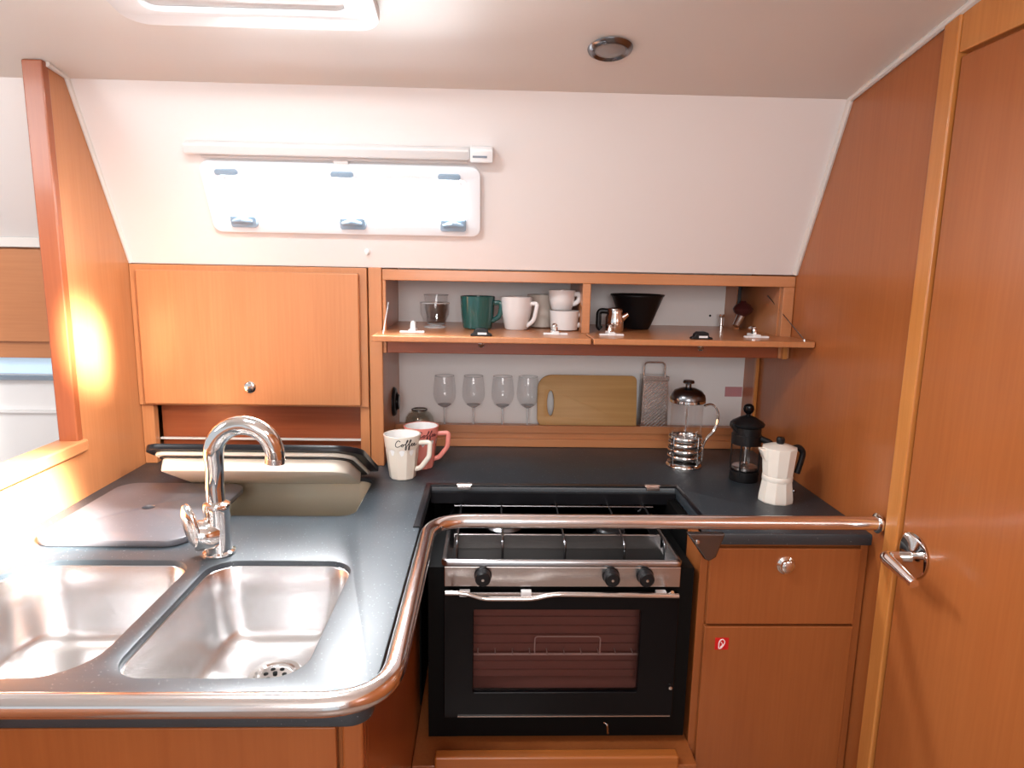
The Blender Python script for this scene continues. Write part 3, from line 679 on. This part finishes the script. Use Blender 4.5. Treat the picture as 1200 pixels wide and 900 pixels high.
# steel pitcher + black tapered bowl
cp = thing('milk_pitcher', (.350, 1.890, gh), 'small polished steel pitcher with black handle on the right shelf', 'pitcher')
obj('body', lathe([(0, 0), (.024, 0), (.026, .003), (.0262, .040), (.022, .050), (.0225, .060), (.0215, .060), (.021, .050), (.025, .040), (.0245, .004), (0, .004)], .350, 1.89, gh), 'chrome', cp)
obj('lid', lathe([(.0225, .060), (.021, .064), (.008, .067), (0, .067)], .350, 1.89, gh), 'steel', cp)
obj('spout', tube([(.366, 1.884, gh+.036), (.378, 1.880, gh+.045), (.385, 1.878, gh+.050)], [.012, .008, .006], seg=14), 'chrome', cp)
obj('handle', tube(fillet([(.330, 1.892, gh+.056), (.305, 1.895, gh+.058), (.305, 1.895, gh+.012), (.312, 1.895, gh+.006)], .012, 6), .0060, seg=12, flat=(1, 1.3, (0, 1, 0))), 'black', cp)
bb = thing('coffee_filter_holder', (.432, 1.985, gh), 'large black tapered plastic bowl behind the steel pitcher', 'bowl')
obj('body', lathe([(0, 0), (.036, 0), (.040, .004), (.075, .094), (.078, .097), (.078, .101), (.074, .101), (.070, .094), (.036, .008), (0, .008)], .432, 1.985, gh, seg=48), 'black', bb)
obj('rim', tube([(.432+.0775*cos(a*pi/24), 1.985+.0775*sin(a*pi/24), gh+.100) for a in range(48)], .002, seg=8, closed=True), 'black', bb)
# hanging utensil
ut = thing('hanging_stopper', (.745, 2.000, 1.34), 'dark red oval utensil hanging by a black strap in the right shelf corner', 'utensil')
obj('strap', B((.737, .747, 1.996, 2.002, 1.355, 1.420), (.731, .753, 1.992, 2.006, 1.406, 1.424)), 'black', ut, bevel=.002)
obj('bulb', lathe([(0, -.018), (.012, -.016), (.026, -.004), (.030, .006), (.022, .018), (.010, .024), (.006, .030)], .752, 1.99, 1.335, seg=32), 'maroon', ut)
obj('nozzle', tube([(.748, 1.99, 1.322), (.738, 1.985, 1.304), (.730, 1.98, 1.290)], [.013, .011, .010], seg=16), 'steel', ut)
ck = thing('shelf_tap', (.722, 2.085, gh), 'small chrome fitting at the back corner of the right shelf bay', 'fitting')
obj('stem', lathe([(.010, 0), (.010, .004), (.006, .006), (.006, .03), (.009, .032), (.009, .040), (0, .042)], .722, 2.085, gh, seg=20), 'chrome', ck)
obj('lever', tube([(.722, 2.08, gh+.034), (.712, 2.065, gh+.038)], .0035, seg=10), 'chrome', ck)

# ------------------------------------------------------------------ low shelf contents
def wineglass(x, y, z, label):
    t = thing('wine_glass', (x, y, z), label, 'glass', 'stemmed wine glasses on the low shelf')
    pr = [(.0035, .060), (.012, .064), (.026, .074), (.034, .090), (.0365, .108), (.034, .135), (.0300, .162), (.0290, .162), (.0330, .135), (.0353, .108), (.033, .091), (.025, .0762), (.012, .0665), (0, .064)]
    obj('bowl', lathe([(0, .060)]+pr, x, y, z, seg=36), 'glass', t)
    obj('stem', lathe([(.0045, .003), (.0032, .010), (.0030, .045), (.0042, .060)], x, y, z, seg=14), 'glassr', t)
    obj('foot', lathe([(0, 0), (.031, 0), (.031, .001), (.012, .003), (.0045, .006), (0, .006)], x, y, z, seg=36), 'glass', t)
    obj('rim', tube([(x+.0295*cos(a*pi/16), y+.0295*sin(a*pi/16), z+.162) for a in range(32)], .0009, seg=6, closed=True), 'glassr', t)
    obj('bowl_base', lathe([(0, .0605), (.010, .063), (.022, .071), (.020, .0712), (.010, .0645), (0, .0625)], x, y, z, seg=24), 'glassr', t)
LZ = .9505
for x, y, lab in ((-.143, 2.080, 'leftmost of the four stemmed wine glasses, next to the overturned bowl'), (-.052, 2.082, 'second from left of the four stemmed wine glasses'),
                  (.040, 2.080, 'third from left of the four stemmed wine glasses'), (.120, 2.082, 'rightmost of the four wine glasses, right against the chopping board')):
    wineglass(x, y, LZ, lab)
ib = thing('glass_bowl', (-.222, 2.080, LZ), 'overturned smoky glass bowl behind the pink mug', 'bowl')
obj('body', lathe([(.046, 0), (.0465, .012), (.043, .030), (.034, .043), (.026, .047), (.024, .053), (.0, .053), (0, .050), (.022, .049), (.032, .040), (.041, .028), (.044, .012), (.043, 0)], -.222, 2.080, LZ), thin_glass('smoky_glass', (.95, .955, .93), .35), ib)
obj('foot_ring', tube([(-.222+.024*cos(a*pi/12), 2.08+.024*sin(a*pi/12), LZ+.053) for a in range(24)], .0022, seg=8, closed=True), 'dsteel', ib)
# chopping board leaning against the back
bm_ = frame_mtx(Vector((0, 2.075, LZ)), (1, 0, 0), Vector((0, .028, .160)))
slot = [(.192+.011*cos(a), .078+.040*sin(a)) for a in [i*pi/12 for i in range(24)]]
solo('chopping_board', plate([rrect(.150, .466, .0, .168, [.018, .045, .030, .008]), slot], .016, .003, bm_), 'bamboo', 'bamboo chopping board with an oval hand slot, on the low shelf', 'board')
# box grater
gx0, gx1 = .482, .560
grt = thing('box_grater', (.521, 2.09, LZ), 'steel box grater with wire handle, right of the chopping board', 'grater')
def gr_pts(z): k = (1-z/.170)*.004; return [(gx0-k, 2.062-k, LZ+z), (gx1+k, 2.062-k, LZ+z), (gx1+k, 2.112+k, LZ+z), (gx0-k, 2.112+k, LZ+z)]
obj('body', sweep_rings([gr_pts(0), gr_pts(.170)]), 'steel', grt, smooth=0)
teeth = bmesh.new()
for i in range(12):
    for j in range(-4, 15):
        u = .006+.0056*i; z = .006+.0112*j+.0056*i*.9
        if .004 < z < .148 and u < .074:
            px, pz = gx0+u, LZ+z
            vs = [teeth.verts.new(p) for p in ((px, 2.0585, pz), (px+.0048, 2.0585, pz+.0044), (px+.0048, 2.0565, pz+.0074), (px, 2.0565, pz+.0030))]
            teeth.faces.new(vs)
tt = obj('teeth', teeth, 'plast', grt, smooth=0)
obj('top_band', B((gx0-.002, gx1+.002, 2.059, 2.115, LZ+.157, LZ+.172)), 'steel', grt, bevel=.002)
obj('handle', tube(fillet([(gx0+.006, 2.088, LZ+.170), (gx0+.006, 2.088, LZ+.212), (gx1-.006, 2.088, LZ+.212), (gx1-.006, 2.088, LZ+.170)], .014, 6), .0028, seg=10), 'steel', grt)
solo('pink_label', B((.766, .822, 2.1275, 2.1295, 1.048, 1.080)), 'pinks', 'faded pink label stuck low on the white back panel', 'label')
solo('panel_screw', lathe([(0, 0), (.0035, 0), (.0035, .0015), (0, .002)], .700, 2.1295, 1.31, axis=AY, seg=12), 'black', 'small dark screw in the back panel of the right shelf bay', 'screw')

# ------------------------------------------------------------------ coffee makers
fp = thing('french_press', (.556, 1.835, Z), 'tall glass french press with chrome domed lid and wire handle', 'french press')
cx, cy = .556, 1.835
obj('base', lathe([(0, 0), (.050, 0), (.051, .003), (.050, .007), (.046, .011), (.046, .014), (0, .014)], cx, cy, Z), 'chrome', fp)
obj('beaker', lathe([(.0445, .014), (.0450, .020), (.0450, .198), (.0435, .198), (.0435, .018), (0, .018)], cx, cy, Z, seg=48), 'glass', fp)
pl = bmesh.new()
for z in (.026, .044, .062, .080): lathe([(.0462, z), (.0475, z+.003), (.0475, z+.006), (.0462, z+.009)], cx, cy, Z, bm=pl, seg=48, cap=False)
for k in range(4):
    a = k*pi/2+.6; tube([(cx+.0470*cos(a), cy+.047*sin(a), Z+.010), (cx+.0470*cos(a), cy+.047*sin(a), Z+.092)], .0022, bm=pl, seg=8)
obj('metal_cage', pl, 'chrome', fp)
obj('plunger', lathe([(.041, .030), (.042, .034), (.034, .040), (.008, .042), (.0022, .046), (.0022, .205)], cx, cy, Z), 'chrome', fp)
obj('spring_disc', lathe([(.0425, .076), (.0425, .081), (.030, .083), (.0, .084)], cx, cy, Z), 'steel', fp)
ldd = obj('lid', lathe([(.047, .186), (.0495, .190), (.0495, .198), (.047, .208), (.038, .219), (.022, .226), (.008, .229)], cx, cy, Z), 'dsteel', fp)
obj('lid_band', lathe([(.0480, .186), (.0500, .188), (.0500, .194), (.0480, .196)], cx, cy, Z, cap=False), 'chrome', ldd)
obj('lid_knob', lathe([(.008, .226), (.008, .238), (.015, .240), (.016, .244), (.014, .248), (0, .249)], cx, cy, Z), 'dsteel', ldd)
hd = bmesh.new()
for o_ in (-.005, .005):
    a = R(-8)
    pts = [(.046, .176), (.066, .184), (.082, .172), (.088, .145), (.080, .108), (.056, .080), (.050, .060), (.049, .018)]
    P = [Vector((cx+r_*cos(a)-o_*sin(a), cy+r_*sin(a)+o_*cos(a), Z+z_)) for r_, z_ in pts]
    tube(fillet(P, .012, 4), .0026, bm=hd, seg=10)
obj('handle', hd, 'chrome', fp)

fb = thing('french_press', (.685, 1.715, Z), 'small french press with black plastic lid and frame, behind the moka pot', 'french press')
cx, cy = .683, 1.712
obj('beaker', lathe([(.0345, .006), (.0350, .012), (.0350, .148), (.0338, .148), (.0338, .010), (0, .010)], cx, cy, Z, seg=44), 'glass', fb)
fm = lathe([(0, 0), (.036, 0), (.0375, .003), (.0375, .026), (.0358, .028), (.0355, .006), (0, .006)], cx, cy, Z)
lathe([(.0356, .100), (.0385, .100), (.0385, .126), (.0356, .126), (.0356, .100)], cx, cy, Z, bm=fm, cap=False)
for k in range(4):
    a = k*pi/2+.9; tube([(cx+.0372*cos(a), cy+.0372*sin(a), Z+.02), (cx+.0372*cos(a), cy+.0372*sin(a), Z+.104)], .0022, bm=fm, seg=8)
obj('frame', fm, 'black', fb)
a = R(-35)
obj('handle', tube(fillet([(cx+.037*cos(a), cy+.037*sin(a), Z+.118), (cx+.066*cos(a), cy+.066*sin(a), Z+.110), (cx+.072*cos(a), cy+.072*sin(a), Z+.070), (cx+.066*cos(a), cy+.066*sin(a), Z+.024)], .016, 6), .0068, seg=12, flat=(1, 1.3, (-sin(a), cos(a), 0))), 'black', fb)
lb = obj('lid', lathe([(.036, .126), (.036, .146), (.0425, .150), (.0440, .155), (.040, .160), (.020, .172), (.009, .176)], cx, cy, Z), 'black', fb)
obj('lid_spout', prism([(cx-.046, Z+.148), (cx-.030, Z+.128), (cx-.030, Z+.158), (cx-.044, Z+.160)], 1, cy-.016, cy+.010), 'black', lb, bevel=.003)
obj('lid_knob', lathe([(.006, .174), (.006, .181), (.012, .186), (.0145, .194), (.012, .203), (.006, .207), (0, .208)], cx, cy, Z), 'blackg', lb)
obj('plunger_rod', lathe([(.002, .040), (.002, .17)], cx, cy, Z, seg=10), 'chrome', fb)
obj('plunger_disc', lathe([(.033, .032), (.0335, .038), (.031, .040), (.014, .040), (.004, .046), (0, .048)], cx, cy, Z), 'steel', fb)

mk = thing('moka_pot', (.702, 1.550, Z), 'cream octagonal stovetop moka pot with black handle', 'moka pot')
cx, cy = .702, 1.550
m1 = Matrix.Rotation(R(12), 4, 'Z')
obj('boiler', lathe([(0, 0), (.0430, 0), (.0445, .003), (.0445, .012), (.0385, .056), (.0385, .058)], cx, cy, Z, fac=10, axis=m1), 'moka', mk, smooth=20)
obj('collar', lathe([(.0375, .056), (.0385, .058), (.0385, .068), (.0375, .070)], cx, cy, Z, seg=40), 'moka', mk)
obj('upper_pot', lathe([(.0360, .068), (.0385, .072), (.0440, .138), (.0445, .142), (.042, .142), (0, .141)], cx, cy, Z, fac=10, axis=m1), 'moka', mk, smooth=20)
obj('spout', prism([(cx-.055, Z+.142), (cx-.034, Z+.142), (cx-.034, Z+.098)], 1, cy-.014, cy+.012), 'moka', mk, bevel=.004)
obj('lid', lathe([(.0440, .142), (.0440, .145), (.020, .153), (.008, .154)], cx, cy, Z, fac=10, axis=m1), 'moka', mk, smooth=20)
obj('lid_knob', lathe([(.006, .152), (.010, .156), (.011, .166), (.008, .171), (0, .172)], cx, cy, Z, seg=20), 'black', mk)
obj('handle', tube(fillet([(cx+.036, cy+.004, Z+.140), (cx+.052, cy+.006, Z+.144), (cx+.067, cy+.008, Z+.130), (cx+.062, cy+.008, Z+.100), (cx+.055, cy+.008, Z+.072)], .012, 5), .0062, seg=12, flat=(1, 1.3, (0, 1, 0))), 'black', mk)
obj('valve', lathe([(.005, 0), (.005, .004), (.003, .006), (0, .007)], cx+.034, cy-.024, Z+.034, axis=toward((.75, -.6, 0)), seg=14), 'dsteel', mk)

for c in mk.children:
    for v_ in c.data.vertices: v_.co = v_.co*.93

# ------------------------------------------------------------------ light
wd = bpy.data.worlds.new('world'); bpy.context.scene.world = wd; wd.use_nodes = True
bg = wd.node_tree.nodes['Background']; bg.inputs[0].default_value = (.90, .95, 1, 1); bg.inputs[1].default_value = .6
def area(name, loc, to, sx, sy, power, col=(1, 1, 1), spread=180):
    l = bpy.data.lights.new(name, 'AREA'); l.shape = 'RECTANGLE'; l.size = sx; l.size_y = sy; l.energy = power; l.color = col; l.spread = R(spread)
    o = bpy.data.objects.new(name, l); o.location = loc
    o.rotation_euler = (Vector(to)-Vector(loc)).to_track_quat('-Z', 'Y').to_euler(); link(o); return o
def spot(name, loc, to, power, ang, blend, rad=.03, col=(1, .95, .85)):
    l = bpy.data.lights.new(name, 'SPOT'); l.energy = power; l.spot_size = R(ang); l.spot_blend = blend; l.shadow_soft_size = rad; l.color = col
    o = bpy.data.objects.new(name, l); o.location = loc
    o.rotation_euler = (Vector(to)-Vector(loc)).to_track_quat('-Z', 'Y').to_euler(); link(o); return o
wl = area('window_daylight', onpanel(-.364, .262, .0085), onpanel(-.364, .262, 1), .576, .106, 14, (.93, .97, 1))
wl.data.spread = R(140)
area('hatch_daylight', (-.44, 1.0, cz(1.0)-.016), (-.46, 1.05, 0), .28, .28, 16, (.95, .98, 1))
area('rear_fill', (-.1, -1.2, 1.7), (0, 1.5, 1.4), .9, .7, 22, (1, .96, .95))  # added fill from behind the camera; its opening is unseen
area('salon_daylight', (-1.6, .9, 1.9), (-1.5, 1.6, 1.2), .6, .6, 10, (.96, .98, 1))
spot('sun_shaft', (.15, .45, 1.86), (-.95, 1.27, .95), 3200, 14, .8, .04, (1, .95, .86))
g = spot('sun_glint', (.0, .3, 1.84), (-.95, 1.60, 1.25), 6500, 7.5, 1.0, .05, (1, .93, .78)); g.scale = (.28, 1, 1)

spot('left_wall_fill', (.3, .3, 1.80), (-.95, 1.60, 1.22), 120, 32, 1.0, .10, (1, .94, .84))  # soft spot added only to brighten the left wall
v = bpy.context.scene.view_settings
v.view_transform = 'Standard'; v.look = 'None'; v.exposure = .3; v.gamma = 1.0
